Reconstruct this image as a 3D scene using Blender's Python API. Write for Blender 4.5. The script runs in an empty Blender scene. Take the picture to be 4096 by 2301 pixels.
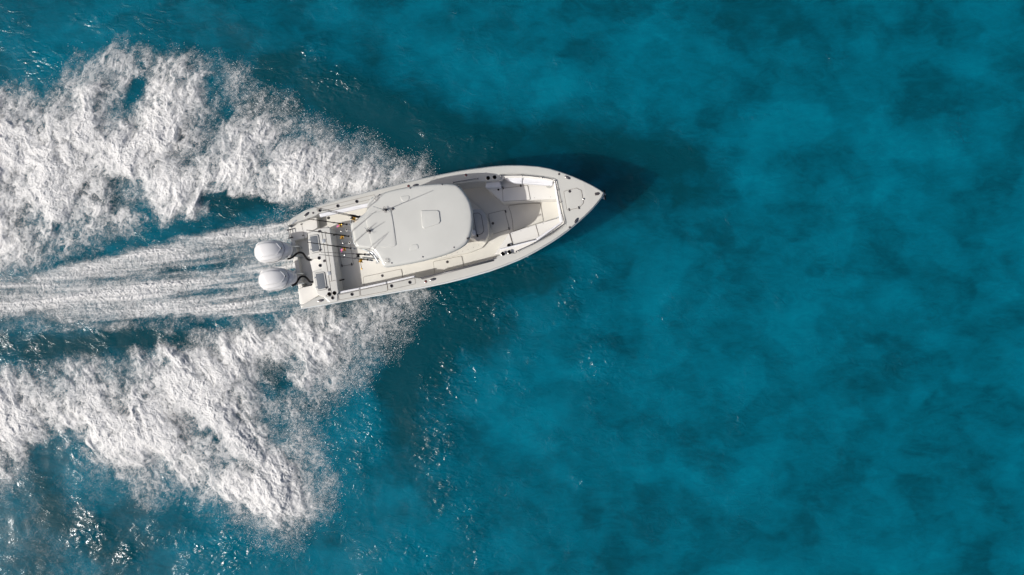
import bpy, bmesh, math, random
import numpy as np
from mathutils import Vector, Matrix
random.seed(7)
R = math.radians
scene = bpy.context.scene
C = scene.collection

# ------------------------------------------------------------------ camera, sky, sun, exposure
CAM_H, FPX, CX, CY = 27.0, 3240.0, 2048.0, 1150.5       # drone height, focal length in photograph pixels
cam_d = bpy.data.cameras.new('drone_camera'); cam = bpy.data.objects.new('drone_camera', cam_d); C.objects.link(cam)
cam.location = (0, 0, CAM_H); cam.rotation_euler = (0, 0, 0)
cam_d.sensor_width = 36; cam_d.lens = 36 * FPX / 4096; cam_d.clip_end = 8000
scene.camera = cam
SUN_EL, SUN_AZ = R(41.5), R(202)                            # azimuth measured from +x, counter-clockwise: lower left of the picture
sd = Vector((math.cos(SUN_EL) * math.cos(SUN_AZ), math.cos(SUN_EL) * math.sin(SUN_AZ), math.sin(SUN_EL)))
w = bpy.data.worlds.new('World'); scene.world = w; w.use_nodes = True
nt = w.node_tree; bg = nt.nodes['Background']
sky = nt.nodes.new('ShaderNodeTexSky'); sky.sky_type = 'NISHITA'; sky.sun_disc = False
sky.sun_elevation = SUN_EL; sky.sun_rotation = math.pi / 2 - SUN_AZ
sky.air_density = .8; sky.dust_density = 5.0
nt.links.new(sky.outputs[0], bg.inputs[0]); bg.inputs[1].default_value = 0.10
sl = bpy.data.lights.new('sun', 'SUN'); sl.energy = 4.0; sl.angle = R(0.5); sl.color = (1, .965, .91)
so = bpy.data.objects.new('sun', sl); C.objects.link(so); so.rotation_euler = sd.to_track_quat('Z', 'Y').to_euler()
scene.view_settings.view_transform = 'Standard'; scene.view_settings.look = 'None'
scene.cycles.use_denoising = True; scene.cycles.sample_clamp_indirect = 4
scene.view_settings.exposure = 0.0; scene.view_settings.gamma = 1

# ------------------------------------------------------------------ materials
def mat(name, col, rough=.4, metal=0, spec=.5, bump=0, bscale=20, cvar=0, cscale=3, coat=0, col2=None, trans=0):
    m = bpy.data.materials.new(name); m.use_nodes = True; n = m.node_tree; b = n.nodes['Principled BSDF']
    b.inputs['Base Color'].default_value = (*col, 1); b.inputs['Roughness'].default_value = rough
    b.inputs['Metallic'].default_value = metal; b.inputs['Specular IOR Level'].default_value = spec
    b.inputs['Coat Weight'].default_value = coat; b.inputs['Coat Roughness'].default_value = .08
    b.inputs['Transmission Weight'].default_value = trans
    tc = n.nodes.new('ShaderNodeTexCoord')
    if cvar or col2:
        no = n.nodes.new('ShaderNodeTexNoise'); no.inputs['Scale'].default_value = cscale; no.inputs['Detail'].default_value = 5
        n.links.new(tc.outputs['Object'], no.inputs['Vector'])
        mx = n.nodes.new('ShaderNodeMix'); mx.data_type = 'RGBA'
        mr = n.nodes.new('ShaderNodeMapRange'); mr.inputs[1].default_value = .35; mr.inputs[2].default_value = .68
        n.links.new(no.outputs[0], mr.inputs[0]); n.links.new(mr.outputs[0], mx.inputs[0])
        mx.inputs[6].default_value = (*col, 1)
        mx.inputs[7].default_value = (*(col2 or [c * (1 - cvar) for c in col]), 1)
        n.links.new(mx.outputs[2], b.inputs['Base Color'])
    if bump:
        nb = n.nodes.new('ShaderNodeTexNoise'); nb.inputs['Scale'].default_value = bscale; nb.inputs['Detail'].default_value = 4
        bp = n.nodes.new('ShaderNodeBump'); bp.inputs['Strength'].default_value = 1; bp.inputs['Distance'].default_value = bump
        n.links.new(tc.outputs['Object'], nb.inputs['Vector']); n.links.new(nb.outputs[0], bp.inputs['Height'])
        n.links.new(bp.outputs[0], b.inputs['Normal'])
    return m
M_GEL_LIT = mat('gelcoat_stern_lit', (.54, .54, .515), .28, coat=.3, cvar=.05, cscale=1.3, bump=.0006, bscale=6)  # gelcoat made paler: the stronger light on the stern put into the colour
M_GEL = mat('gelcoat', (.45, .452, .43), .28, coat=.3, cvar=.05, cscale=1.3, bump=.0006, bscale=6)
M_TOP = mat('hardtop_paint', (.49, .498, .478), .34, coat=.25, cvar=.07, cscale=1.1, bump=.0015, bscale=2.5)
M_SOLE = mat('cream_nonskid', (.61, .595, .545), .5, cvar=.05, cscale=2.2, bump=.0006, bscale=90)
M_SEAT = mat('cream_gelcoat', (.67, .66, .63), .35, coat=.2, cvar=.04, cscale=2)
M_VINYL = mat('white_vinyl', (.66, .67, .70), .45, bump=.002, bscale=14, cvar=.05, cscale=6)
M_GREYV = mat('grey_vinyl', (.46, .45, .435), .55, bump=.002, bscale=25, cvar=.08, cscale=8)
M_CHROME = mat('stainless_steel', (.34, .335, .33), .2, metal=1)
M_CHAN = mat('grey_track', (.13, .13, .135), .4, metal=.4)
M_ALU = mat('anodised_aluminium', (.50, .53, .55), .32, metal=.75)
M_BLACK = mat('black_rubber', (.008, .008, .009), .5, spec=.15)
M_HOLE = mat('dark_hole', (.003, .003, .003), 1, spec=0)  # flat discs: the shade inside open holes put into the colour
M_DARK = mat('dark_fitting', (.06, .055, .06), .3, metal=.3)
M_SEAM = mat('seam', (.17, .15, .13), .8)
M_GOLD = mat('gold_reel', (.55, .31, .05), .25, metal=.85)
M_PINK = mat('pink_lure', (.62, .12, .36), .5)
M_RED = mat('fuel_cap', (.20, .07, .06), .3, metal=.5)
M_COWL = mat('cowl_paint', (.66, .66, .665), .16, coat=.6, cvar=.03, cscale=2)
M_GLASS = mat('smoked_lid', (.10, .115, .135), .16, cvar=0, col2=(.17, .185, .20), cscale=55, bump=.004, bscale=70)
M_SCREEN = mat('windshield', (.03, .04, .045), .08)
M_BOTTOM = mat('hull_side', (.60, .63, .64), .2, coat=.5)
M_GREEN = mat('weed', (.05, .12, .015), .6)

# ------------------------------------------------------------------ boat frame: u forward, v to port, w up
def ray(X, Y): return Vector(((X - CX) / FPX, -(Y - CY) / FPX, -1.0))
def at(X, Y, z): return Vector((0, 0, CAM_H)) + ray(X, Y) * (CAM_H - z)
T0 = at(1196, 1066, 0.0)
MB = Matrix.Translation(T0) @ Matrix.Rotation(R(13.2), 4, 'Z') @ Matrix.Rotation(R(-2.5), 4, 'Y') @ Matrix.Rotation(R(-6.0), 4, 'X')
MBI = MB.inverted(); CL = MBI @ Vector((0, 0, CAM_H))
def a(x, y): return (960 + x * .59783, 600 + y * .59783)      # survey frame of the whole boat
def e(x, y): return (1000 + x * .16584, 940 + y * .16584)     # survey frame of the engines
def L(p, w):                                                  # where the line of sight meets height w of the boat
    d = MBI.to_3x3() @ ray(*p)
    wv = w(4, 0) if callable(w) else w
    for _ in range(6 if callable(w) else 1):
        t = (wv - CL.z) / d.z; q = CL + d * t
        if callable(w): wv = w(q.x, q.y)
    return Vector((q.x, q.y, wv))
def A(pts, w): return [L(a(*p), w) for p in pts]
LEN = 10.3
def wg(u, v=0): return .95 + .6 * (max(0, min(u, 11)) / LEN) ** 1.6
def wgo(d): return lambda u, v: wg(u, v) + d

# ------------------------------------------------------------------ helpers
def link(name, bm, m, parent=None, loc=None, sharp=35, smooth=True):
    me = bpy.data.meshes.new(name); bm.to_mesh(me); bm.free()
    me.materials.append(m)
    if smooth:
        me.shade_smooth(); me.set_sharp_from_angle(angle=R(sharp))
    o = bpy.data.objects.new(name, me); C.objects.link(o)
    if parent: o.parent = parent
    if loc: o.location = loc
    return o
def tag(o, label=None, cat=None, group=None, kind=None):
    for k, v in (('label', label), ('category', cat), ('group', group), ('kind', kind)):
        if v: o[k] = v
    return o
def fillet(pts, r, n=4):
    P = [Vector((p[0], p[1])) for p in pts]; out = []
    for i, p in enumerate(P):
        q0, q1 = P[i - 1], P[(i + 1) % len(P)]
        d0, d1 = (q0 - p), (q1 - p); l0, l1 = d0.length, d1.length
        if l0 < 1e-4 or l1 < 1e-4: continue
        d0 /= l0; d1 /= l1
        ang = math.acos(max(-1, min(1, d0.dot(d1))))
        if ang > R(172): out.append(p); continue
        c = min(r / math.tan(ang / 2), l0 * .45, l1 * .45)
        s, t = p + d0 * c, p + d1 * c
        for k in range(n + 1):
            f = k / n; out.append(s * (1 - f) ** 2 + p * 2 * f * (1 - f) + t * f * f)
    return out
def area(P): return .5 * sum(P[i].x * P[(i + 1) % len(P)].y - P[(i + 1) % len(P)].x * P[i].y for i in range(len(P)))
def offset(P, d):
    n = len(P); out = []
    for i in range(n):
        t0 = (P[i] - P[i - 1]); t1 = (P[(i + 1) % n] - P[i])
        if t0.length < 1e-6: t0 = t1
        if t1.length < 1e-6: t1 = t0
        n0 = Vector((-t0.y, t0.x)).normalized(); n1 = Vector((-t1.y, t1.x)).normalized()
        m = n0 + n1
        if m.length < .3: m = n0
        m.normalize(); k = 1 / max(.5, m.dot(n0)); out.append(P[i] + m * d * k)
    return out
def slab_bm(outline, wf, th, r=.012, holes=(), step=.3, fr=.03, crown=None):
    """closed plate with rounded rim; wf gives the height of its top"""
    if not callable(wf): w0 = wf; wf = lambda u, v: w0; flat = True
    else: flat = False
    P = fillet(outline, fr) if fr else [Vector((p[0], p[1])) for p in outline]
    if area(P) < 0: P.reverse()
    H = []
    for h in holes:
        h = fillet(h, fr or .02)
        if area(h) > 0: h.reverse()
        H.append(h)
    bm = bmesh.new(); prof = [(r * (1 - math.sin(t)), -r * (1 - math.cos(t))) for t in [0, .4, .8, 1.2, math.pi / 2]] + [(0, -th)]
    base = 0; fill_top = []; fill_bot = []
    for Q in [P] + H:
        rings = []
        for (ins, dz) in prof:
            rings.append([bm.verts.new((q.x, q.y, dz)) for q in offset(Q, ins)])
        n = len(Q)
        for k in range(len(rings) - 1):
            for i in range(n):
                j = (i + 1) % n
                bm.faces.new((rings[k + 1][i], rings[k + 1][j], rings[k][j], rings[k][i]))
        fill_top.append(rings[0]); fill_bot.append(rings[-1])
    for f in (fill_top, fill_bot):
        ed = []
        for ring in f:
            for i in range(len(ring)):
                e_ = bm.edges.get((ring[i], ring[(i + 1) % len(ring)]))
                ed.append(e_)
        bmesh.ops.triangle_fill(bm, use_beauty=True, use_dissolve=False, edges=ed)
    if not flat or crown:
        us = [v.co.x for v in bm.verts]; x = min(us) + step / 2
        while x < max(us):
            bmesh.ops.bisect_plane(bm, geom=bm.verts[:] + bm.edges[:] + bm.faces[:], plane_co=(x, 0, 0), plane_no=(1, 0, 0)); x += step
        if crown:
            vs = [v.co.y for v in bm.verts]; x = min(vs) + step / 2
            while x < max(vs):
                bmesh.ops.bisect_plane(bm, geom=bm.verts[:] + bm.edges[:] + bm.faces[:], plane_co=(0, x, 0), plane_no=(0, 1, 0)); x += step
    for v in bm.verts: v.co.z += wf(v.co.x, v.co.y)
    bmesh.ops.recalc_face_normals(bm, faces=bm.faces[:])
    return bm
def slab(name, outline, wf, th, m, parent, **k): return link(name, slab_bm(outline, wf, th, **k), m, parent)
def catmull(P, n=6, closed=False):
    P = [Vector(p) for p in P]; out = []; N = len(P)
    for i in range(N if closed else N - 1):
        p0 = P[i - 1] if (closed or i > 0) else P[0] * 2 - P[1]
        p1, p2 = P[i], P[(i + 1) % N]
        p3 = P[(i + 2) % N] if (closed or i + 2 < N) else P[-1] * 2 - P[-2]
        for k in range(n):
            t = k / n
            out.append(.5 * ((2 * p1) + (p2 - p0) * t + (2 * p0 - 5 * p1 + 4 * p2 - p3) * t * t + (3 * p1 - p0 - 3 * p2 + p3) * t ** 3))
    if not closed: out.append(P[-1])
    return out
def tube_into(bm, P, rad, seg=8, closed=False, caps=True):
    P = [Vector(p) for p in P]; n = len(P)
    rr = rad if isinstance(rad, (list, tuple)) else [rad] * n
    rings = []; up = Vector((0, 0, 1)); prev = None
    for i, p in enumerate(P):
        q0 = P[i - 1] if (i > 0 or closed) else p; q1 = P[(i + 1) % n] if (i < n - 1 or closed) else p
        t = (q1 - q0).normalized()
        x = t.cross(up) if prev is None else prev - t * prev.dot(t)
        if x.length < 1e-4: x = t.cross(Vector((1, 0, 0)))
        x.normalize(); prev = x; y = t.cross(x)
        rings.append([bm.verts.new(p + (x * math.cos(b) + y * math.sin(b)) * rr[i]) for b in [2 * math.pi * k / seg for k in range(seg)]])
    for i in range(n if closed else n - 1):
        A_, B_ = rings[i], rings[(i + 1) % n]
        for k in range(seg):
            bm.faces.new((A_[k], A_[(k + 1) % seg], B_[(k + 1) % seg], B_[k]))
    if caps and not closed:
        bm.faces.new(rings[0]); bm.faces.new(rings[-1][::-1])
def tube(name, P, rad, m, parent, seg=8, closed=False):
    bm = bmesh.new(); tube_into(bm, P, rad, seg, closed); bmesh.ops.recalc_face_normals(bm, faces=bm.faces[:])
    return link(name, bm, m, parent, sharp=50)
def lathe_into(bm, c, prof, axis=Vector((0, 0, 1)), seg=20, sx=1, sy=1, rz=0):
    q = Vector((0, 0, 1)).rotation_difference(axis.normalized()).to_matrix()
    rings = []
    for (r, z) in prof:
        ring = []
        for k in range(seg):
            b = 2 * math.pi * k / seg; p = Vector((r * sx * math.cos(b), r * sy * math.sin(b), z))
            p = Matrix.Rotation(rz, 3, 'Z') @ p
            ring.append(bm.verts.new(Vector(c) + q @ p))
        rings.append(ring)
    for i in range(len(rings) - 1):
        for k in range(seg): bm.faces.new((rings[i][k], rings[i][(k + 1) % seg], rings[i + 1][(k + 1) % seg], rings[i + 1][k]))
    bm.faces.new(rings[-1]); bm.faces.new(rings[0][::-1])
def lathe(name, c, prof, m, parent, **k):
    bm = bmesh.new(); lathe_into(bm, c, prof, **k); bmesh.ops.recalc_face_normals(bm, faces=bm.faces[:])
    return link(name, bm, m, parent)
def ribbon_bm(bm, P, wid, lift, wf, closed=True):
    """thin raised seam following a plan outline"""
    P = [Vector((p[0], p[1])) for p in P]
    n = len(P); inn = offset(P, wid / 2); out = offset(P, -wid / 2)
    if not closed:
        for i in (0, n - 1):
            t = (P[1] - P[0]) if i == 0 else (P[-1] - P[-2]); nn = Vector((-t.y, t.x)).normalized()
            inn[i] = P[i] + nn * wid / 2; out[i] = P[i] - nn * wid / 2
    g = (lambda u, v: wf) if not callable(wf) else wf
    vi = [bm.verts.new((p.x, p.y, g(p.x, p.y) + lift)) for p in inn]; vo = [bm.verts.new((p.x, p.y, g(p.x, p.y) + lift)) for p in out]
    for i in range(n if closed else n - 1):
        j = (i + 1) % n; bm.faces.new((vi[i], vi[j], vo[j], vo[i]))
def seam(name, outl, wf, parent, wid=.012, closed=True, lift=.004, m=None, fr=.04):
    P = fillet(outl, fr) if (fr and closed) else [Vector((p[0], p[1])) for p in outl]
    if closed and area(P) < 0: P.reverse()
    # subdivide long edges so the seam follows the sheer
    Q = []
    N = len(P)
    for i in range(N if closed else N - 1):
        p, q = P[i], P[(i + 1) % N]; k = max(1, int((q - p).length / .3))
        for j in range(k): Q.append(p.lerp(q, j / k))
    if not closed: Q.append(P[-1])
    bm = bmesh.new(); ribbon_bm(bm, Q, wid, lift, wf, closed); bmesh.ops.recalc_face_normals(bm, faces=bm.faces[:])
    o = link(name, bm, m or M_SEAM, parent)
    sm = o.modifiers.new('s', 'SOLIDIFY'); sm.thickness = .003; sm.offset = 0
    return o

# ------------------------------------------------------------------ the boat
boat = bpy.data.objects.new('motor_boat', None); C.objects.link(boat); boat.matrix_world = MB
tag(boat, 'white centre console fishing boat with hardtop and twin outboards speeding over blue sea', 'boat')

outer_px = [(318, 505), (316, 487), (340, 462), (430, 408), (500, 383), (600, 350), (700, 320), (850, 282), (1000, 245), (1120, 215), (1240, 187), (1370, 160), (1500, 136), (1600, 122), (1700, 109),
            (1790, 103), (1880, 103), (1990, 110), (2070, 124), (2150, 148), (2230, 178), (2300, 208), (2360, 238), (2410, 268), (2434, 286),
            (2418, 318), (2360, 388), (2300, 446), (2200, 532), (2100, 603), (1990, 668), (1920, 705), (1850, 738), (1700, 796), (1600, 826), (1500, 855), (1400, 880), (1300, 902),
            (1200, 921), (1100, 938), (1000, 956), (900, 973), (800, 990), (700, 1007), (600, 1026), (500, 1043), (425, 1056), (408, 1054), (402, 1038)]
outer = A(outer_px, wg)
inner_px = [(430, 1028), (523, 978), (590, 970), (655, 964), (800, 935), (980, 897), (1168, 853), (1205, 857), (1370, 817), (1500, 784), (1620, 748), (1705, 722), (1738, 700), (1800, 692), (1838, 690), (1850, 686), (1970, 628),
            (2085, 565), (2160, 512), (2175, 490), (2160, 400), (2145, 330), (2120, 225), (2100, 195), (2000, 176), (1850, 160), (1745, 163), (1742, 205), (1650, 212), (1590, 212), (1430, 232), (1230, 266), (1000, 320), (860, 352),
            (525, 425), (508, 440), (420, 472), (345, 497)]
inner = A(inner_px, wg)
slab('gunwale_deck', outer + inner, wg, .07, M_GEL, boat, r=.035, fr=0, step=.35)

# hull: rail, rub rail, flared topside, chine, keel
def make_hull():
    P = catmull([(p.x, p.y, 0) for p in outer], 3)
    def top(u, v):
        return wg(u)
    bm = bmesh.new(); rings = []
    prof = [(1.0, -.035, 0), (1.012, -.05, 0), (1.018, -.075, 0), (1.012, -.10, 0), (.99, -.115, 0), (.965, -.45, .12), (.93, -.62, .3), (.80, -.95, .6), (.0, -1.45, 1.0)]
    for (k, dz, rk) in prof:
        ring = []
        for p in P:
            f = max(0, p.x / LEN)
            kk = 1 - (1 - k) * (1 + 2.2 * f ** 2) if k < .985 else k
            kk = max(kk, 0)
            u = p.x - rk * 1.5 * f ** 3
            if k > 1: u = p.x + (.02 * f ** 6) - (.012 if p.x < .1 else 0)
            ring.append(bm.verts.new((u, p.y * kk, top(p.x, p.y) + dz * (1 + .25 * f))))
        rings.append(ring)
    n = len(P)
    for i in range(len(rings) - 1):
        for k in range(n - 1): bm.faces.new((rings[i][k], rings[i][k + 1], rings[i + 1][k + 1], rings[i + 1][k]))
    # transom below the splash well
    ap, bp_ = P[0], P[-1]
    lo = [r[0] for r in rings] + [r[-1] for r in reversed(rings)]
    bm.faces.new([v for v in lo if v.co.z < .62])
    bmesh.ops.remove_doubles(bm, verts=bm.verts[:], dist=.0008)
    bmesh.ops.recalc_face_normals(bm, faces=bm.faces[:])
    return link('hull', bm, M_BOTTOM, boat, sharp=40)
make_hull()

# liner wall: drop from the gunwale inner edge to the sole
SOLE = .36
def liner():
    bm = bmesh.new(); P = [Vector((p.x, p.y, 0)) for p in inner]
    cen = Vector((5, 0, 0)); rings = []
    for (ins, zf) in ((0.0, -.03), (0.0, -.12), (-.05, -.15), (-.05, -.4), (.0, None)):
        ring = []
        for p in P:
            s = 1 if p.y > 0 else -1
            y = p.y - s * ins; z = wg(p.x) + zf if zf is not None else SOLE - .02
            ring.append(bm.verts.new((p.x, y, z)))
        rings.append(ring)
    for i in range(len(rings) - 1):
        for k in range(len(P) - 1): bm.faces.new((rings[i][k], rings[i][k + 1], rings[i + 1][k + 1], rings[i + 1][k]))
    bmesh.ops.recalc_face_normals(bm, faces=bm.faces[:])
    return link('cockpit_liner', bm, M_SEAT, boat, sharp=30)
liner()
# sole, larger than the opening so it runs under the liner
sole_out = [(p.x, p.y * 1.02) for p in inner[3:-4]] + [(p.x, p.y) for p in A([(470, 440), (480, 560), (560, 955)], SOLE)]
s_ = slab('cockpit_sole', sole_out, SOLE, .06, M_SOLE, boat, r=.005, fr=0)

# ---- stern: module with bait wells, platforms, splash well
MOD = 1.0
modpx = [(452, 556), (520, 526), (585, 510), (602, 520), (625, 700), (660, 955), (640, 978), (598, 992), (565, 985), (520, 972), (506, 940), (490, 880), (483, 812), (545, 795), (534, 722), (466, 728), (458, 640)]
slab('stern_module', A(modpx, MOD), MOD, .70, M_GEL_LIT, boat, r=.03, fr=.03)
slab('transom_step', A([(462, 724), (540, 716), (552, 800), (484, 818)], .78), .78, .4, M_SEAT, boat, r=.015)
slab('swim_platform', A([(326, 520), (345, 500), (512, 448), (520, 520), (470, 548), (448, 560), (450, 585), (342, 612)], .62), .62, .3, M_SEAT, boat, r=.02)
slab('swim_platform', A([(388, 928), (500, 902), (525, 975), (430, 1032), (400, 1034)], .66), .66, .34, M_SEAT, boat, r=.02)
slab('splash_well', A([(350, 600), (460, 570), (520, 880), (400, 935)], .34), .34, .25, M_SEAT, boat, r=.01)
slab('transom_rim', A([(342, 606), (366, 600), (420, 918), (392, 930)], .60), .60, .5, M_SEAT, boat, r=.015)
slab('motor_well_step', A([(487, 885), (520, 880), (524, 905), (482, 915)], .70), .70, .3, M_SEAT, boat, r=.01)
def lid(px):
    P = A(px, MOD); o = slab('bait_well_lid', P, MOD + .03, .03, M_GEL_LIT, boat, r=.01, fr=.06)
    Q = fillet(P, .06)
    if area(Q) < 0: Q.reverse()
    ring = seam('gasket', P, MOD + .004, o, wid=.02, fr=.06, m=M_DARK)
    q = offset(Q, .032); slab('smoked_pane', q, MOD + .036, .02, M_GLASS, o, r=.004, fr=0)
    c = sum((Vector((p.x, p.y)) for p in P), Vector((0, 0))) / len(P)
    for f in (.25, .8):
        h = P[0].lerp(P[3], f); slab('hinge', [(h.x - .035, h.y - .02), (h.x + .02, h.y - .02), (h.x + .02, h.y + .02), (h.x - .035, h.y + .02)], MOD + .045, .04, M_ALU, o, r=.005, fr=.008)
    h = Vector((P[2].x, P[2].y)).lerp(c, .15)
    slab('latch', [(h.x - .02, h.y - .025), (h.x + .03, h.y - .025), (h.x + .03, h.y + .025), (h.x - .02, h.y + .025)], MOD + .05, .02, M_DARK, o, r=.004, fr=.008)
lid([(462, 575), (524, 566), (541, 680), (480, 692)])
lid([(499, 826), (566, 816), (584, 930), (519, 944)])
seam('module_seam', A([(545, 540), (598, 882), (612, 965)], MOD), MOD, boat, closed=False)
seam('module_seam', A([(568, 545), (605, 780), (614, 880)], MOD), MOD, boat, closed=False)
seam('module_seam', A([(520, 526), (596, 520)], MOD), MOD, boat, closed=False)
seam('module_seam', A([(598, 882), (640, 872)], MOD), MOD, boat, closed=False)
def pad(name, px, hw, hh, w, m, rot=0, th=.025, r=.005):
    c = L(a(*px), w); ww = c.z; cr, sr = math.cos(rot), math.sin(rot)
    P = [(c.x + x * cr - y * sr, c.y + x * sr + y * cr) for x, y in ((-hw, -hh), (hw, -hh), (hw, hh), (-hw, hh))]
    return slab(name, P, ww + th * .6, th, m, boat, r=r, fr=min(hw, hh) * .4)
for p, hw, hh in (((560, 610), .055, .06), ((597, 826), .055, .06), ((565, 743), .04, .04), ((597, 935), .04, .04), ((532, 545), .04, .04)):
    pad('module_latch', p, hw, hh, MOD, M_ALU if hw > .05 else M_DARK)
for p in ((412, 497), (423, 573)): pad('platform_hinge', p, .035, .016, .62, M_DARK)
seam('platform_seam', A([(412, 497), (436, 608)], .62), .62, boat, closed=False, wid=.008)
# module front face details
for p in ((618, 572), (666, 873)):
    q0 = L(a(*p), .72); slab('face_grab', [(q0.x - .02, q0.y - .02), (q0.x + .16, q0.y - .02), (q0.x + .16, q0.y + .02), (q0.x - .02, q0.y + .02)], .72, .03, M_BLACK, boat, r=.006, fr=.01)
for p in ((617, 655), (642, 782)): pad('face_latch', p, .03, .03, .7, M_CHROME)

# ---- sole hatches, seams
def hatch(name, px, w, latches=(), hinges=(), m=M_SOLE, th=.02):
    wf = w if callable(w) else (lambda u, v: w)
    P = A(px, w); o = slab(name, P, (lambda u, v: wf(u, v) + .012), th, m, boat, r=.004, fr=.04)
    seam('seam', P, (lambda u, v: wf(u, v) + .008), o, wid=.011)
    for l in latches:
        c = L(a(*l), w); c.z += .012
        lathe('latch', c, [(.045, 0), (.045, .006), (.034, .009), (.02, .005)], M_DARK, o)
    for l in hinges:
        c = L(a(*l), w); c.z += .012; slab('hinge', [(c.x - .02, c.y - .045), (c.x + .02, c.y - .045), (c.x + .02, c.y + .045), (c.x - .02, c.y + .045)], c.z + .012, .014, M_DARK, o, r=.004, fr=.008)
    return o
hatch('sole_hatch', [(1293, 748), (1483, 710), (1500, 790), (1305, 835)], SOLE, [(1388, 750)])
hatch('sole_hatch', [(824, 850), (1080, 797), (1092, 870), (834, 925)], SOLE, [(953, 842)])
hatch('sole_hatch', [(655, 640), (735, 620), (760, 765), (683, 777)], SOLE, [], [(683, 775), (748, 765)])
hatch('sole_hatch', [(1662, 428), (1770, 403), (1803, 530), (1685, 567)], SOLE, [(1692, 492)], [(1777, 412), (1800, 527)])
hatch('bow_step', [(1795, 375), (1870, 363), (2010, 358), (2030, 478), (1960, 502), (1828, 545), (1824, 480), (1812, 420)], SOLE, [])
hatch('deck_hatch', [(2166, 278), (2250, 256), (2284, 272), (2298, 355), (2268, 388), (2188, 404)], wg, [(2207, 278)], [(2202, 400), (2267, 387)], m=M_GEL, th=.02)

# ---- bow seating
SEAT = .84
slab('bow_seat', A([(1655, 258), (1640, 215), (1750, 195), (1900, 190), (2112, 205), (2128, 330), (2035, 330), (1940, 337), (1757, 350)], SEAT), SEAT, .5, M_SEAT, boat, r=.025, fr=.04)
slab('bow_seat', A([(1800, 557), (1975, 499), (2125, 456), (2180, 440), (2190, 500), (1990, 625), (1838, 680), (1735, 700), (1700, 700)], SEAT), SEAT, .5, M_SEAT, boat, r=.025, fr=.03)
hatch('seat_hatch', [(1757, 258), (1925, 238), (1943, 335), (1760, 345)], SEAT, [], [(1760, 255), (1878, 240)], m=M_SEAT)
for px, wd in (([(1803, 556), (1822, 620), (1838, 690)], .035), ([(1978, 500), (2001, 582)], .018)):
    bmx = bmesh.new(); P = A(px, SEAT); ribbon_bm(bmx, P, wd, .004, SEAT, closed=False)
    o = link('seat_seam', bmx, M_SEAM, boat); o.modifiers.new('s', 'SOLIDIFY').thickness = .004
pad('seat_drain', (1728, 262), .03, .05, SEAT, M_BLACK)
slab('seat_backrest', A([(1645, 215), (1738, 203), (1748, 246), (1640, 254)], 1.12), 1.12, .3, M_VINYL, boat, r=.04, fr=.05)
def bol(px, d=-.03, th=.16):
    return slab('bolster', A(px, wgo(d)), wgo(d), th, M_VINYL, boat, r=.045, fr=.03, step=.4)
bol([(1762, 182), (1893, 178), (1889, 223), (1835, 220), (1790, 205)], -.16)
bol([(1899, 178), (2098, 203), (2090, 237), (1892, 222)], -.16)
bol([(2100, 214), (2117, 212), (2164, 482), (2140, 480)], -.08)
bol([(2158, 487), (2148, 478), (1978, 594), (1992, 606)], -.08)
bol([(1990, 597), (1735, 660), (1740, 676), (1992, 608)], -.08)
bol([(527, 425), (862, 350), (862, 378), (535, 449)], -.03, .1)
for q in ([(656, 947), (800, 919), (802, 934), (660, 965)], [(803, 918), (979, 880), (982, 896), (805, 934)], [(983, 879), (1168, 838), (1170, 852), (986, 895)]):
    bol(q, -.05, .1)
slab('coaming_shelf', A([(1738, 668), (1990, 600), (1992, 625), (1852, 692), (1838, 696), (1738, 706)], wgo(-.09)), wgo(-.09), .2, M_SEAT, boat, r=.01, fr=0)
slab('coaming_shelf', A([(1742, 160), (2000, 172), (2108, 195), (2100, 205), (1898, 184), (1764, 188), (1742, 208)], wgo(-.10)), wgo(-.10), .2, M_SEAT, boat, r=.01, fr=0)
# gunwale inserts on the starboard quarter
for q in ([(658, 972), (798, 940), (803, 978), (664, 1004)], [(804, 938), (983, 899), (988, 944), (808, 978)], [(986, 898), (1170, 857), (1175, 896), (990, 938)], [(512, 396), (560, 380), (900, 300), (910, 322), (522, 415)]):
    seam('gunwale_seam', A(q, wg), wg, boat, wid=.010)
slab('quarter_pad', A([(585, 955), (650, 945), (655, 1010), (600, 1022), (560, 985)], 1.0), 1.0, .2, M_GEL_LIT, boat, r=.02)
# console step with screws, console, seats
slab('console_step', A([(1250, 722), (1262, 738), (1300, 735), (1420, 712), (1540, 688), (1620, 655), (1655, 615), (1690, 560), (1640, 420), (1500, 300), (1050, 330), (1080, 700)], .44), .44, .1, M_SOLE, boat, r=.02, fr=.06)
slab('console_body', [(4.05, -.48), (5.6, -.46), (5.85, -.36), (5.85, .36), (5.6, .46), (4.05, .48)], 1.35, 1.0, M_GEL, boat, r=.05, fr=.1)
slab('windshield', [(4.6, -.44), (5.35, -.38), (5.42, 0), (5.35, .38), (4.6, .44)], 2.2, .9, M_SCREEN, boat, r=.05, fr=.1)
slab('leaning_post', [(2.75, -.5), (3.4, -.5), (3.4, .5), (2.75, .5)], 1.3, .95, M_VINYL, boat, r=.06, fr=.08)
FS = .92
slab('console_seat_base', A([(1530, 395), (1560, 392), (1632, 412), (1655, 470), (1660, 560), (1642, 612), (1560, 600), (1530, 590)], FS - .08), FS - .08, .5, M_SEAT, boat, r=.04, fr=.08)
cs = slab('console_seat_cushion', A([(1553, 397), (1612, 396), (1640, 420), (1658, 480), (1661, 560), (1645, 595), (1590, 612), (1560, 590)], FS), FS, .1, M_GREYV, boat, r=.03, fr=.08)
seam('piping', A([(1560, 425), (1595, 422), (1615, 438), (1632, 540), (1620, 560), (1585, 572)], FS), FS + .002, cs, wid=.012, m=M_DARK)
slab('seat_arm', A([(1550, 530), (1572, 535), (1577, 572), (1548, 570)], 1.02), 1.02, .12, M_VINYL, boat, r=.035, fr=.05)
pad('seat_hinge', (1588, 574), .03, .045, FS, M_BLACK)

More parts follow.
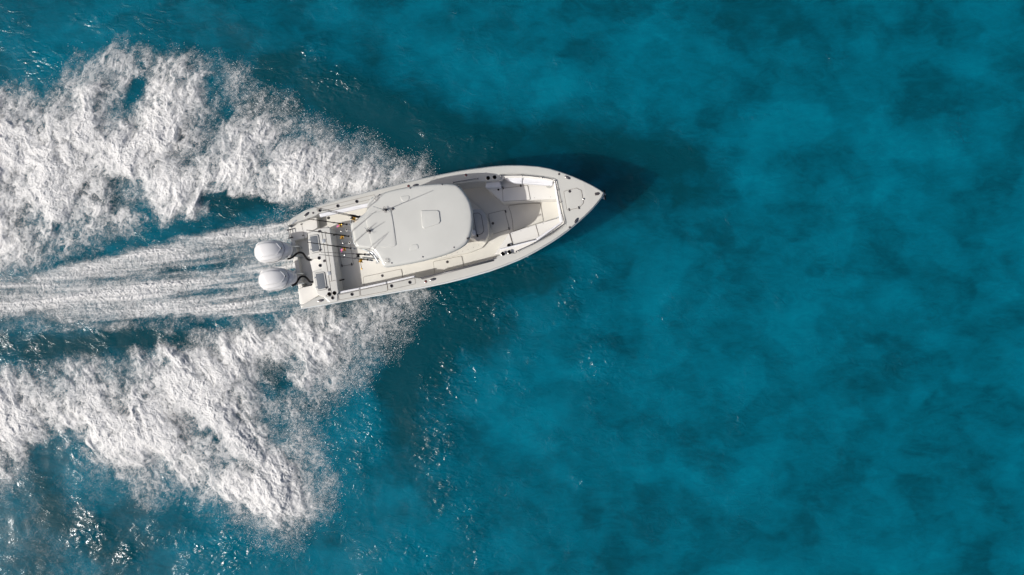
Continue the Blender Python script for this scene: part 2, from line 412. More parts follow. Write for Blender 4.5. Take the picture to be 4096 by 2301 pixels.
# ---- hardtop
def wt(u, v): return 2.56 - .035 * (v / 1.1) ** 2 - .012 * (u - 4.2) ** 2
tp = [(740, 492), (748, 556), (766, 630), (790, 656), (868, 666), (903, 690), (935, 742), (953, 776), (985, 783), (1100, 766), (1250, 735), (1400, 690), (1490, 645), (1530, 600), (1553, 520),
      (1556, 430), (1540, 350), (1505, 287), (1465, 242), (1420, 225), (1300, 224), (1150, 240), (1000, 270), (920, 300), (872, 320), (850, 360), (838, 412), (780, 458)]
top_out = [(p.x, p.y) for p in catmull([(q.x, q.y, 0) for q in A(tp, wt)], 4, True)]
rec1 = A([(1070, 311), (1135, 306), (1132, 330), (1118, 345), (1092, 347), (1078, 333)], wt)
rec2 = A([(1132, 675), (1137, 650), (1148, 636), (1182, 629), (1192, 640), (1197, 662)], wt)
bm = slab_bm(top_out, wt, .13, r=.09, fr=0, holes=[], step=.25, crown=True)
top = link('hardtop', bm, M_TOP, boat, sharp=60)
for rc in (rec1, rec2): slab('recess_rim', rc, lambda u, v: wt(u, v) + .012, .02, M_TOP, top, r=.012, fr=.05)
slab('roof_hatch', A([(1210, 407), (1322, 405), (1334, 415), (1341, 480), (1330, 495), (1232, 527), (1220, 515)], wt), lambda u, v: wt(u, v) + .03, .03, M_TOP, top, r=.016, fr=.03)
slab('roof_hatch', A([(1217, 413), (1320, 410), (1334, 482), (1234, 519)], wt), lambda u, v: wt(u, v) + .022, .01, M_TOP, top, r=.004, fr=.03)
slab('aft_panel', A([(838, 455), (860, 430), (1003, 395), (1020, 450), (1043, 640), (1010, 652), (885, 655)], wt), lambda u, v: wt(u, v) + .02, .03, M_TOP, top, r=.018, fr=.05, crown=True, step=.3)
bm = bmesh.new(); tube_into(bm, [Vector((p.x, p.y, wt(p.x, p.y) + .012)) for p in catmull(A([(1006, 395), (1025, 500), (1044, 636)], wt), 5)], .009)
bmesh.ops.recalc_face_normals(bm, faces=bm.faces[:]); link('panel_welt', bm, M_TOP, top)
for p in ((985, 740), (913, 323)):
    c = L(a(*p), wt); o = lathe('mount_plate', (c.x, c.y, c.z - .002), [(.085, 0), (.085, .01), (.075, .014)], M_GEL, top)
    for k in range(4):
        b = k * math.pi / 2 + .5; lathe('screw', (c.x + .05 * math.cos(b), c.y + .05 * math.sin(b), c.z + .011), [(.012, 0), (.010, .004)], M_DARK, o, seg=8)
for p in ((1352, 232), (1139, 256), (1432, 652), (1223, 716), (1015, 757), (933, 301), (1458, 246)):
    c = L(a(*p), wt); lathe('bolt_cap', (c.x, c.y, c.z - .003), [(.026, 0), (.024, .012), (.01, .016)], M_CHROME, top, seg=10)
c = L(a(1526, 593), wt); slab('nav_light', [(c.x - .04, c.y - .03), (c.x + .05, c.y - .02), (c.x + .05, c.y + .02), (c.x - .04, c.y + .03)], c.z + .04, .05, M_DARK, top, r=.01, fr=.01)
# antennas on the hardtop
def antenna(base_px, tip_px, h, rad):
    b = L(a(*base_px), wt); t = L(a(*tip_px), b.z + h)
    o = tube('antenna', [b + Vector((0, 0, .02)), b.lerp(t, .5), t], [rad, rad * .8, rad * .6], M_ALU, boat, seg=6)
    bm = bmesh.new(); lathe_into(bm, b - Vector((0, 0, .005)), [(.06, 0), (.06, .02), (.035, .03), (.03, .12), (.02, .14)], seg=12)
    lathe_into(bm, b + Vector((-.05, .03, -.005)), [(.035, 0), (.035, .06), (.02, .07)], seg=10); bmesh.ops.recalc_face_normals(bm, faces=bm.faces[:])
    link('mount', bm, M_DARK, o)
    pts = [b + Vector((.03 * math.cos(k) * (1 + k * .15), .10 * math.sin(k * .9), .06 + .015 * k)) for k in np.linspace(0, 6, 16)]
    tube('cable', pts, .006, M_DARK, o, seg=5)
antenna((975, 405), (890, 378), 1.5, .014)
antenna((868, 545), (830, 520), .55, .013)
c = L(a(1022, 396), wt); lathe('gps_puck', (c.x, c.y, c.z - .004), [(.035, 0), (.035, .03), (.02, .045)], M_DARK, boat)
# hardtop legs, and the rod rack at its after edge
for sgn in (-1, 1):
    for u0, u1 in ((4.3, 3.9), (5.5, 5.2), (3.0, 2.7)):
        tube('hardtop_leg', [(u0, sgn * .62, SOLE + .05), (u0 - .05, sgn * .62, 1.4), (u1, sgn * .66, 2.45)], .028, M_ALU, boat)
rk = A([(728, 470), (735, 560), (752, 640), (800, 690), (870, 700), (925, 752)], 2.36)
tube('rod_rack', catmull(A([(742, 470), (752, 560), (775, 640), (835, 668), (885, 690), (925, 750)], 2.36), 4), .026, M_ALU, boat)
tube('rod_rack', catmull(A([(850, 672), (895, 715), (930, 752)], 2.2), 3), .022, M_ALU, boat)
pad('rack_foot', (920, 752), .05, .035, 2.2, M_GEL)

# ---- rod holders in the rack and the rods in them
def holder(p0, p1, w0=2.36, w1=2.02, rad=.030):
    b = L(a(*p0), w0); t = L(a(*p1), w1)
    bm = bmesh.new(); tube_into(bm, [b, b.lerp(t, .5), t], rad, 12, caps=True); 
    bmesh.ops.recalc_face_normals(bm, faces=bm.faces[:]); o = link('rod_holder', bm, M_VINYL, boat)
    ax = (b - t).normalized(); lathe('rim', b, [(.036, -.012), (.038, .006), (.030, .008)], M_GEL, o, axis=ax, seg=14)
    lathe('bore', b + ax * .0085, [(.025, 0), (.025, .002)], M_HOLE, o, axis=ax, seg=14)
rods = [ # butt, tip (survey px), reel px, kind, label
    ((797, 447), (500, 383), 'black', 'black rod with black reel and tip over the port gunwale, outermost of its row', .45),
    ((806, 455), (514, 395), 'gold', 'thin rod with gold reel lying close beside the outermost port rod', .42),
    ((712, 498), (452, 461), 'goldpink', 'thick black rod with gold reel and pink lure, tip over the swim platform', .5),
    ((725, 578), (446, 536), 'gold', 'thick black rod with gold reel between the two rods with pink lures', .5),
    ((739, 658), (452, 618), 'goldpink', 'thick black rod with gold reel and pink lure, crossing the grey bait well pane', .5),
    ((833, 699), (542, 684), 'black', 'slim rod with black spinning reel, second from the starboard gunwale', .42),
    ((852, 735), (530, 700), 'spin', 'slim rod with gold spinning reel and crank knob, nearest the starboard gunwale', .42)]
def to_world(p): return MB @ p
for bp_, tp_, kind, label, gl in rods:
    b = L(a(*bp_), 2.42); t = L(a(*tp_), 4.2)
    holder((bp_[0] + 4, bp_[1]), (bp_[0] + 34, bp_[1] + 4), 2.40, 2.12)
    B, T = to_world(b), to_world(t); ax = (T - B).normalized(); ln = (T - B).length
    root = bpy.data.objects.new('fishing_rod', None); C.objects.link(root); root.location = B
    tag(root, label, 'fishing rod', 'fishing rods standing in the rack behind the hardtop')
    thick = gl == .5
    side = ax.cross(Vector((0, 0, 1))).normalized()        # horizontal, across the rod
    dn = side.cross(ax).normalized()
    if dn.z > 0: dn = -dn
    s0 = -.20
    tube('blank', [ax * s0, ax * (gl + .05), ax * (ln * .75), ax * ln], [.016, .015 if thick else .010, .011 if thick else .007, .008 if thick else .005], M_BLACK if thick else M_DARK, root, seg=6)
    bm = bmesh.new(); g1 = gl * 1.05
    lathe_into(bm, ax * -.04, [(.026, 0), (.030, .02), (.026, .05), (.017, .06), (.016, .14), (.020, .15), (.023, .2), (.023, g1 * .75), (.016, g1)], axis=ax, seg=10)
    bmesh.ops.recalc_face_normals(bm, faces=bm.faces[:]); link('grip', bm, M_BLACK, root)
    # reel below the rod: drum, side plates, foot, crank
    rc = ax * (.16 + .02) + dn * .10 + Vector((0, -.04, 0))
    gm = M_BLACK if kind == 'black' else M_GOLD
    rr = bpy.data.objects.new('x', None)
    bm = bmesh.new()
    lathe_into(bm, rc - side * .06, [(.066, 0), (.074, .008), (.074, .022), (.045, .026), (.045, .094), (.074, .098), (.074, .112), (.060, .120)], axis=side, seg=16)
    tube_into(bm, [rc, ax * .18 + dn * .012], .014, 6); tube_into(bm, [ax * .12 + dn * .02, ax * .26 + dn * .02], .010, 6)
    bmesh.ops.recalc_face_normals(bm, faces=bm.faces[:]); reel = link('reel', bm, gm, root)
    bm = bmesh.new(); cp = rc - side * .06; hand = Vector((.03, -.12 if kind != 'spin' else -.19, -.03))
    tube_into(bm, [cp, cp + Vector((0, -.03, 0)), cp + hand], .008, 6); lathe_into(bm, cp + hand, [(.012, -.02), (.024, -.012), (.024, .016), (.012, .022)], seg=10)
    bmesh.ops.recalc_face_normals(bm, faces=bm.faces[:]); link('crank', bm, M_GOLD if kind == 'spin' else (M_CHROME if thick else M_BLACK), reel)
    for k in range(5):
        q_ = gl + .1 + (ln - gl - .12) * (k / 4) ** .8; rad = .028 * (1 - k * .16)
        cc = ax * q_ + dn * rad * .9
        tube('line_guide', [cc + (side * math.cos(b_) + dn * math.sin(b_)) * rad for b_ in [2 * math.pi * q / 10 for q in range(10)]], .0035, M_DARK, root, seg=4, closed=True)
    tube('fishing_line', [ax * ln + dn * .012, ax * (ln * .5) + dn * .02, rc + dn * .0], .0012, M_ALU, root, seg=4)
    if kind == 'goldpink':
        bm = bmesh.new(); l0 = ax * .26 + dn * .10 + Vector((0, -.075, -.03))
        for k in range(9):
            th = random.uniform(-1.1, 1.1); d = Vector((-math.cos(th), -math.sin(th) * .9, random.uniform(-.7, -.1)))
            tube_into(bm, [l0, l0 + d * .045, l0 + d * .075 + Vector((0, -.015, -.03))], [.010, .009, .004], 5)
        lathe_into(bm, l0 + Vector((.01, .005, .0)), [(.010, -.02), (.022, -.01), (.022, .015), (.008, .025)], axis=Vector((1, .3, .2)), seg=8)
        bmesh.ops.recalc_face_normals(bm, faces=bm.faces[:]); link('lure', bm, M_PINK, root)
holder((714, 536), (750, 542)); holder((733, 621), (765, 625))

# ---- deck hardware
def cleat(px, rot, w=wg):
    c = L(a(*px), w); bm = bmesh.new(); lathe_into(bm, c + Vector((0, 0, -.002)), [(1, 0), (1, .008), (.9, .012)], seg=24, sx=.105, sy=.045, rz=rot)
    bmesh.ops.recalc_face_normals(bm, faces=bm.faces[:]); o = link('cleat', bm, M_CHROME, boat)
    d = Vector((math.cos(rot), math.sin(rot), 0)); h = Vector((0, 0, .035))
    tube('horn', [c - d * .075 + h, c + h * 1.15, c + d * .075 + h], [.008, .014, .008], M_DARK, o)
for p, r_ in (((447, 431), 28), ((2192, 185), -38), ((2252, 472), 40), ((1292, 866), 0), ((541, 1008), 0), ((1176, 237), 0)):
    cleat(p, R(r_), wg if p[0] != 541 else wgo(.0))
def rodh(px, w=wg, rad=.058, name='gunwale_rod_holder'):
    c = L(a(*px), w); o = lathe(name, c + Vector((0, 0, -.002)), [(rad, 0), (rad, .006), (rad * .85, .012), (rad * .62, .010)], M_CHROME, boat, seg=22)
    lathe('bore', c + Vector((0, 0, .009)), [(rad * .6, 0), (rad * .6, .002)], M_HOLE, o, seg=16)
for p in ((655, 375), (782, 345), (535, 405), (750, 966), (1015, 910), (1137, 886)): rodh(p)
for p in ((530, 723), (537, 773)): rodh(p, MOD)
rodh((620, 990), 1.0)
def cup(px, w):
    c = L(a(*px), w); o = lathe('cup_holder', c + Vector((0, 0, -.002)), [(.068, 0), (.068, .006), (.060, .010), (.054, .006)], M_CHROME, boat, seg=22)
    lathe('well', c + Vector((0, 0, .005)), [(.056, 0), (.056, .002)], M_HOLE, o, seg=20)
for p in ((1660, 188), (1703, 183), (1760, 695), (1803, 684)): cup(p, wg)
for p in ((597, 965), (632, 958)): cup(p, 1.0)
cup((1801, 640), .9)
for p in ((1512, 169), (1243, 881), (1128, 243)):
    c = L(a(*p), wg); o = lathe('fuel_cap', c + Vector((0, 0, -.002)), [(.05, 0), (.05, .006), (.04, .010)], M_CHROME, boat); lathe('cap', c + Vector((0, 0, .004)), [(.034, 0), (.034, .010), (.02, .012)], M_RED, o)
for p in ((490, 422), (2135, 162), (2207, 518)):
    c = L(a(*p), wg); lathe('pop_up_fitting', c + Vector((0, 0, -.002)), [(.035, 0), (.035, .010), (.022, .014)], M_DARK, boat, seg=14)
P = A([(2373, 288), (2396, 284), (2407, 292), (2398, 303), (2376, 306)], wg)
slab('bow_light', P, wgo(.03), .035, M_DARK, boat, r=.008, fr=.012)
c = L(a(2300, 329), wg); lathe('hatch_handle', c + Vector((0, 0, -.002)), [(.03, 0), (.03, .02), (.015, .03)], M_CHROME, boat, seg=12)
pad('vent_plate', (362, 483), .10, .018, .95, M_ALU, rot=R(25), th=.03)
# speaker in the forward seat
c = L(a(2066, 236), SEAT + .02); o = lathe('speaker', c, [(.10, 0), (.10, .012), (.085, .016)], M_GEL, boat)
for k in range(14):
    b = k * 2.4; rr_ = .018 + .0045 * k
    lathe('speaker_slot', (c.x + rr_ * math.cos(b), c.y + rr_ * math.sin(b), c.z + .014), [(.009, 0), (.008, .004)], M_DARK, o, seg=6)
for p in ((1775, 338), (1917, 328), (1970, 320), (2078, 315), (1821, 560), (1880, 542), (1928, 518), (2028, 492), (2118, 459)):
    c = L(a(*p), SEAT); lathe('stud', c, [(.010, 0), (.008, .006)], M_DARK, boat, seg=6)
for k in range(9):
    p = (1310 + k * 36, 724 - k * 8.2 - (k / 8) ** 3 * 22); c = L(a(*p), .44); lathe('step_screw', c, [(.010, 0), (.008, .004)], M_DARK, boat, seg=6)
lathe('sole_drain', L(a(592, 455), SOLE + .003), [(.05, 0), (.05, .004), (.03, .002)], M_DARK, boat)

# ---- rails
def rail(px, posts, d=.06, rad=.014):
    P = catmull(A(px, wgo(d)), 5); o = tube('hand_rail', P, rad, M_CHROME, boat)
    for p in posts:
        c = L(a(*p), wgo(d)); lathe('stanchion', (c.x, c.y, c.z - d - .01), [(.026, 0), (.024, .012), (.014, .018), (.014, d - .005), (.022, d), (.022, d + .026), (.01, d + .034)], M_CHROME, o, seg=10)
rail([(1748, 171), (1885, 170), (2020, 184), (2098, 200), (2112, 222), (2120, 262), (2140, 366), (2155, 430), (2170, 484), (2160, 502), (2091, 551), (1970, 622), (1848, 679)],
     [(1748, 171), (1885, 170), (2020, 184), (2107, 207), (2122, 268), (2140, 350), (2152, 425), (2091, 551), (1970, 622), (1848, 679)])
rail([(1210, 856), (1370, 816), (1530, 776), (1705, 728)], [(1210, 856), (1370, 816), (1530, 776), (1696, 730)])
rail([(1425, 217), (1500, 205), (1592, 190)], [(1427, 217), (1590, 191)], d=.05)
bm = bmesh.new()
P = A([(1205, 846), (1215, 864), (1700, 738)], wg); ribbon_bm(bm, [P[1], P[2]], .05, .003, wg, closed=False)
o = link('rail_channel', bm, M_CHAN, boat); o.modifiers.new('s', 'SOLIDIFY').thickness = .003
# recess lip round the bow cockpit
lip = A([(1745, 161), (1850, 157), (2000, 173), (2102, 191), (2124, 222), (2148, 330), (2180, 490), (2166, 516), (2088, 570), (1972, 633), (1852, 690)], wg)
bm = bmesh.new(); tube_into(bm, [Vector((p.x, p.y, wg(p.x) - .004)) for p in catmull(lip, 4)], .014); bmesh.ops.recalc_face_normals(bm, faces=bm.faces[:]); link('coaming_lip', bm, M_GEL, boat)
# ladder and bow roller
P0 = L(a(324, 535), .72); P1 = L(a(334, 588), .72)
o = tube('boarding_ladder', [P0, P1], .013, M_CHROME, boat)
for q in (P0, P1): tube('bracket', [q + Vector((-.05, 0, -.01)), q + Vector((.10, 0, -.01))], .022, M_DARK, o)
tube('rail', [P0 + Vector((.06, 0, .03)), P1 + Vector((.06, 0, .03))], .012, M_CHROME, o)
# anchor under the stem
t0 = L(a(2436, 300), 1.25); 
bm = bmesh.new(); P = [L(a(*p), 1.2) for p in ((2425, 325), (2436, 308), (2446, 334))]
for dz in (0, -.025): [bm.verts.new((p.x, p.y, p.z + dz)) for p in P]
bm.verts.ensure_lookup_table(); v = bm.verts; bm.faces.new((v[0], v[1], v[2])); bm.faces.new((v[5], v[4], v[3]))
for i in range(3): bm.faces.new((v[i], v[3 + i], v[3 + (i + 1) % 3], v[(i + 1) % 3]))
bmesh.ops.recalc_face_normals(bm, faces=bm.faces[:]); an = link('anchor', bm, M_VINYL, boat)
tube('shank', [L(a(2437, 268), 1.3), L(a(2440, 300), 1.28), L(a(2446, 332), 1.2)], [.03, .02, .03], M_BLACK, an)
tube('roller', [t0 + Vector((-.15, .02, 0)), t0 + Vector((.05, .0, .02))], .035, M_CHROME, boat)

# ---- twin outboards
def cowl_pt(s, t):
    """s aft -> fore 0..1, t -1..1 across the top from starboard to port"""
    Wd = .335 * (math.sin(math.pi * min(1, (s * .86 + .02)) ** .72)) ** .55 if s < .999 else .05
    s2 = min(max(s, 0), 1)
    prof_w = .34 * max(0, (1 - (abs(s2 - .42) / (.43 if s2 < .42 else .60)) ** 2.3)) ** .5
    hgt = .34 * max(0, (1 - (abs(s2 - .36) / (.37 if s2 < .36 else .66)) ** 2.6)) ** .5
    th = t * math.pi / 2 * 1.28
    sn, cs_ = math.sin(th), math.cos(th)
    y = prof_w * (abs(sn) ** .82) * (1 if sn > 0 else -1)
    z = hgt * (abs(cs_) ** .8) * (1 if cs_ > 0 else -.9)
    rg = 0
    for c_, amp, wd in ((.26, .026, .018), (-.26, .026, .018), (.50, .030, .018), (-.50, .030, .018), (.72, .026, .02), (-.72, .026, .02)):
        cc = c_ * (1 - .25 * s2); dlt = (t - cc) / wd
        rg += amp * math.tanh(dlt * (-1 if c_ > 0 else 1)) * .5 * max(0, math.sin(math.pi * min(1, s2 / .85))) ** .5
    k = 1 + rg * 3.2
    return Vector((s2 * 1.16 - .58, y * k, z * k + rg))
def make_motor(px, first=None):
    c = L(px, 1.10)
    if first is None:
        root = bpy.data.objects.new('outboard_motor', None); C.objects.link(root); root.parent = boat
        bm = bmesh.new(); NS, NT = 60, 96; G = []
        for i in range(NS + 1):
            s = .5 - .5 * math.cos(math.pi * (i / NS)); G.append([bm.verts.new(cowl_pt(s, -1 + 2 * j / NT)) for j in range(NT + 1)])
        for i in range(NS):
            for j in range(NT): bm.faces.new((G[i][j], G[i + 1][j], G[i + 1][j + 1], G[i][j + 1]))
        bmesh.ops.remove_doubles(bm, verts=bm.verts[:], dist=.0005); bmesh.ops.recalc_face_normals(bm, faces=bm.faces[:])
        cw = link('cowl', bm, M_COWL, root, sharp=70)
        # chevron seam near the fore end, cap screw, lettering
        def along(ctrl, lift=0, k=6): return [cowl_pt(p.x, p.y) + Vector((0, 0, lift)) for p in catmull([(q[0], q[1], 0) for q in ctrl], k)]
        tube('seam', along([(.60, .80), (.74, .58), (.83, .32), (.885, .04), (.885, -.04), (.83, -.32), (.74, -.58), (.60, -.80)], .003), .0055, M_DARK, cw, seg=6)
        tube('ridge', along([(.28, .25), (.50, .26), (.68, .24), (.79, .03), (.79, -.03), (.68, -.24), (.50, -.26), (.28, -.25)], .004), .011, M_COWL, cw, seg=6)
        for t_ in (-.86, -.66, -.46, .46, .66):
            tube('ridge', along([(.10, t_ * .9), (.25, t_), (.50, t_ * 1.02), (.70, t_ * .9)], .002), [.004] + [.012] * 17 + [.004], M_COWL, cw, seg=6)
        p = cowl_pt(.815, .0); lathe('cap_screw', p, [(.024, -.01), (.024, .012), (.014, .014)], M_DARK, cw, axis=Vector((.25, 0, 1)), seg=14)
        fc = bpy.data.curves.new('t', 'FONT'); fc.body = 'YAMAHA'; fc.size = .072; fc.extrude = .002; fc.align_x = 'CENTER'; fc.align_y = 'CENTER'; fc.space_character = 1.2
        fo = bpy.data.objects.new('t', fc); C.objects.link(fo); dg = bpy.context.evaluated_depsgraph_get(); dg.update()
        me = bpy.data.meshes.new_from_object(fo.evaluated_get(dg)); bpy.data.objects.remove(fo)
        for v in me.vertices:      # wrap the lettering on the starboard flank
            s = .44 + v.co.x / 1.16; t = -.79 + v.co.y / .62
            p = cowl_pt(s, t); q = cowl_pt(s, t + .01); r2 = cowl_pt(s + .01, t); nn = (q - p).cross(r2 - p).normalized()
            if nn.y > 0: nn = -nn
            v.co = p + nn * (.003 + v.co.z)
        me.materials.append(M_DARK); lo = bpy.data.objects.new('lettering', me); C.objects.link(lo); lo.parent = cw
        # lower pan and midsection, swivel bracket
        bm = bmesh.new()
        lathe_into(bm, Vector((.06, 0, -.62)), [(.10, 0), (.12, .1), (.17, .25), (.26, .42), (.30, .55), (.30, .62)], seg=28, sx=1.75, sy=1.0)
        bmesh.ops.recalc_face_normals(bm, faces=bm.faces[:]); link('lower_pan', bm, M_COWL, root)
        bm = bmesh.new(); lathe_into(bm, Vector((.43, 0, -.22)), [(.13, 0), (.17, .1), (.18, .22), (.15, .28), (.08, .31)], seg=24, sx=1.15, sy=1.25)
        bmesh.ops.recalc_face_normals(bm, faces=bm.faces[:]); link('front_apron', bm, M_COWL, root)
        bm = bmesh.new()
        for s in (-.16, .16):
            tube_into(bm, [Vector((.48, s, -.25)), Vector((.70, s, -.45)), Vector((.72, s, -.8))], .035, 8)
        tube_into(bm, [Vector((.55, -.26, -.22)), Vector((.55, .26, -.22))], .03, 8)
        bmesh.ops.recalc_face_normals(bm, faces=bm.faces[:]); link('bracket', bm, M_ALU, root)
        bm = bmesh.new(); lathe_into(bm, Vector((.0, 0, -1.3)), [(.05, 0), (.08, .3), (.1, .7)], seg=16, sx=2.0, sy=.7)
        bmesh.ops.recalc_face_normals(bm, faces=bm.faces[:]); link('leg', bm, M_COWL, root)
    else:
        root = first.copy(); C.objects.link(root)
        def cp(o, par):
            for ch in list(o.children):
                d = ch.copy(); C.objects.link(d); d.parent = par; cp(ch, d)
        cp(first, root)
    root.location = c; root.rotation_euler = (R(-2), R(2), R(-5))
    return root
m1 = make_motor(e(560, 405)); m1['label'] = 'port outboard motor'
m2 = make_motor(e(662, 1072), m1); m2['label'] = 'starboard outboard motor'
def hose(pts):
    ws = np.interp(np.linspace(0, 1, len(pts)), [0, .5, .85, 1], [.98, .92, .8, .8])
    tube('engine_hose', catmull([L(e(*p), w_) for p, w_ in zip(pts, ws)], 5), .034, M_BLACK, boat, seg=12)
hose([(905, 580), (980, 560), (1060, 510), (1130, 450), (1210, 425), (1280, 450), (1330, 520), (1380, 580), (1430, 605), (1475, 600)])
hose([(1015, 1230), (1100, 1180), (1160, 1090), (1210, 1020), (1275, 1000), (1340, 1020), (1400, 1080), (1450, 1130), (1525, 1140)])
for p in ((1060, 272), (1100, 520), (1170, 920), (1210, 1165), (1110, 245), (1265, 1212)):
    c = L(e(*p), .60); lathe('transom_bolt', c, [(.02, 0), (.018, .012)], M_DARK, boat, seg=8)
slab('trim_tab_block', [L(e(*p), .42) for p in ((1035, 590), (1075, 575), (1085, 650), (1045, 665))], .42, .2, M_SEAT, boat, r=.01, fr=.01)


# ------------------------------------------------------------------ sea and wake (numpy fields over the water plane)
def Q(x, y): p = at(x * 1.59006, y * 1.59006, 0); return (p.x, p.y)
def hsh(ix, iy, s):
    h = (ix.astype(np.int64) * 374761393 + iy.astype(np.int64) * 668265263 + s * 1442695041) & 0xffffffff
    h = ((h ^ (h >> 13)) * 1274126177) & 0xffffffff
    return ((h ^ (h >> 16)) & 0xffff) * (2 * math.pi / 65536)
def perlin(x, y, s):
    x0 = np.floor(x); y0 = np.floor(y); fx = (x - x0).astype(np.float32); fy = (y - y0).astype(np.float32)
    u = fx * fx * fx * (fx * (fx * 6 - 15) + 10); v = fy * fy * fy * (fy * (fy * 6 - 15) + 10); r = []
    for dy in (0, 1):
        for dx in (0, 1):
            g = hsh(x0 + dx, y0 + dy, s).astype(np.float32); r.append(np.cos(g) * (fx - dx) + np.sin(g) * (fy - dy))
    return ((r[0] * (1 - u) + r[1] * u) * (1 - v) + (r[2] * (1 - u) + r[3] * u) * v) * 1.5
def fbm(x, y, s, o=4, g=.5):
    t = 0; am = 1; tot = 0
    for k in range(o): t = t + am * perlin(x * 2 ** k + 17.3 * k, y * 2 ** k - 9.1 * k, s + k); tot += am; am *= g
    return t / tot
def ss(x, lo, hi): t = np.clip((x - lo) / (hi - lo), 0, 1); return t * t * (3 - 2 * t)
def sdf(poly, X, Y):
    P = np.array(poly); d = np.full(X.shape, 1e9); ins = np.zeros(X.shape, bool)
    for i in range(len(P)):
        ax_, ay = P[i - 1]; bx, by = P[i]; ex, ey = bx - ax_, by - ay
        t = np.clip(((X - ax_) * ex + (Y - ay) * ey) / (ex * ex + ey * ey + 1e-12), 0, 1)
        d = np.minimum(d, (X - ax_ - t * ex) ** 2 + (Y - ay - t * ey) ** 2)
        c = ((ay > Y) != (by > Y)) & (X < (bx - ax_) * (Y - ay) / (by - ay + 1e-12) + ax_); ins ^= c
    return np.where(ins, 1, -1) * np.sqrt(d)
port_wake = [(-160, 235), (60, 226), (100, 240), (150, 222), (180, 190), (215, 150), (270, 120), (330, 112), (368, 160), (350, 205), (318, 262), (327, 282), (350, 240), (375, 190), (400, 160), (450, 135), (500, 152), (545, 180), (572, 225), (560, 255), (552, 305),
    (590, 300), (620, 290), (650, 264), (668, 285), (680, 325), (720, 345), (790, 350), (850, 362), (900, 385), (950, 396), (1010, 405), (1050, 415), (1072, 440), (1080, 470), (1000, 486), (900, 506), (800, 520), (730, 516), (640, 500), (560, 492), (512, 505), (522, 530), (470, 548), (420, 540), (370, 528), (290, 545), (200, 600), (100, 640), (-160, 680)]
port_lace = [(-160, 520), (60, 500), (150, 480), (260, 500), (330, 520), (420, 545), (500, 540), (470, 570), (350, 600), (200, 640), (60, 690), (-160, 740)]
wash = [(760, 528), (680, 545), (600, 560), (520, 572), (450, 590), (380, 606), (300, 628), (220, 645), (150, 665), (60, 688), (-160, 715), (-160, 812), (0, 806), (80, 802), (180, 818), (300, 812), (420, 800), (500, 808), (600, 806), (700, 792), (800, 775), (900, 700), (880, 560)]
wash_lace = [(-160, 790), (100, 800), (300, 800), (560, 800), (500, 840), (300, 850), (150, 880), (60, 900), (-160, 900)]
star_wake = [(-160, 945), (0, 926), (60, 900), (130, 882), (200, 885), (260, 905), (330, 878), (420, 858), (480, 846), (560, 832), (640, 800), (720, 785), (800, 772), (900, 752), (1000, 725), (1062, 715), (1062, 742), (1030, 775), (985, 795), (930, 815), (905, 850), (885, 880), (860, 905), (830, 930), (800, 965), (790, 990), (780, 1010),
    (760, 1020), (740, 985), (700, 925), (660, 915), (668, 960), (700, 1005), (665, 1010), (655, 1030), (690, 1080), (735, 1130), (770, 1160), (765, 1200), (790, 1240), (765, 1285), (715, 1340), (690, 1330), (630, 1300), (560, 1262), (490, 1235), (430, 1195), (395, 1185), (370, 1225), (310, 1210), (270, 1180), (225, 1160), (180, 1105), (110, 1120), (60, 1170), (0, 1240), (-160, 1330)]
star_lace = [(1060, 700), (1060, 755), (1010, 840), (960, 890), (915, 940), (870, 980), (830, 1020), (785, 1045), (810, 1150), (825, 1230), (775, 1320), (720, 1365), (660, 1340), (560, 1290), (430, 1230), (400, 1270), (350, 1260), (330, 1220), (230, 1180), (330, 1000), (500, 900), (800, 820)]
corner_lace = [(-160, 1180), (60, 1160), (150, 1090), (230, 1150), (280, 1210), (330, 1300), (300, 1400), (260, 1520), (-160, 1520)]
port_far = [(560, 150), (640, 210), (760, 300), (900, 350), (1000, 390), (900, 390), (760, 360), (640, 330), (560, 300)]
BL = [(q.x, q.y) for q in (MB @ Vector((p.x, p.y, p.z)) for p in outer)]
fl = lambda pl: [Q(*p) for p in pl]
# coarse signed distances, then interpolated
gx = np.arange(-21.5, 3.0, .07); gy = np.arange(-11.6, 9.2, .07); GX, GY = np.meshgrid(gx, gy)
def field(pl, pre=False):
    F = sdf(pl if pre else fl(pl), GX, GY)
    def f(X, Y):
        i = np.clip((X - gx[0]) / .07, 0, len(gx) - 1.001); j = np.clip((Y - gy[0]) / .07, 0, len(gy) - 1.001)
        i0 = i.astype(int); j0 = j.astype(int); u = i - i0; v = j - j0
        return (F[j0, i0] * (1 - u) + F[j0, i0 + 1] * u) * (1 - v) + (F[j0 + 1, i0] * (1 - u) + F[j0 + 1, i0 + 1] * u) * v
    return f
F_port, F_place, F_wash, F_wlace, F_star, F_slace, F_corner, F_far = map(field, (port_wake, port_lace, wash, wash_lace, star_wake, star_lace, corner_lace, port_far))
F_boat = field(BL, True)
blobs_dark = [(880, 230, 190, 90, 1.1, -25), (1060, 330, 170, 80, 1.1, -20), (1230, 370, 150, 60, .7, -10), (650, 240, 90, 70, .5, -30), (1660, 420, 170, 100, .6, -5), (1150, 800, 130, 80, .5, 0), (1090, 790, 90, 110, 1.1, 0), (1100, 930, 60, 120, .5, 0), (1030, 1150, 50, 150, .4, 0), (1270, 800, 150, 90, .3, 20), (1010, 960, 60, 110, 1.0, 0), (1740, 400, 120, 90, .5, 0), (150, 1330, 220, 110, .45, 0), (1450, 360, 160, 50, .4, -5), (990, 1100, 60, 100, .5, 0), (300, 862, 320, 30, .8, 3), (620, 512, 140, 22, .8, -5), (1250, 720, 150, 45, .6, 15), (60, 880, 200, 30, .6, 5), (1000, 600, 300, 100, .5, 13), (700, 940, 60, 40, .6, -40)]  # deep water tones; off the bow they extend the boat's shadow in colour
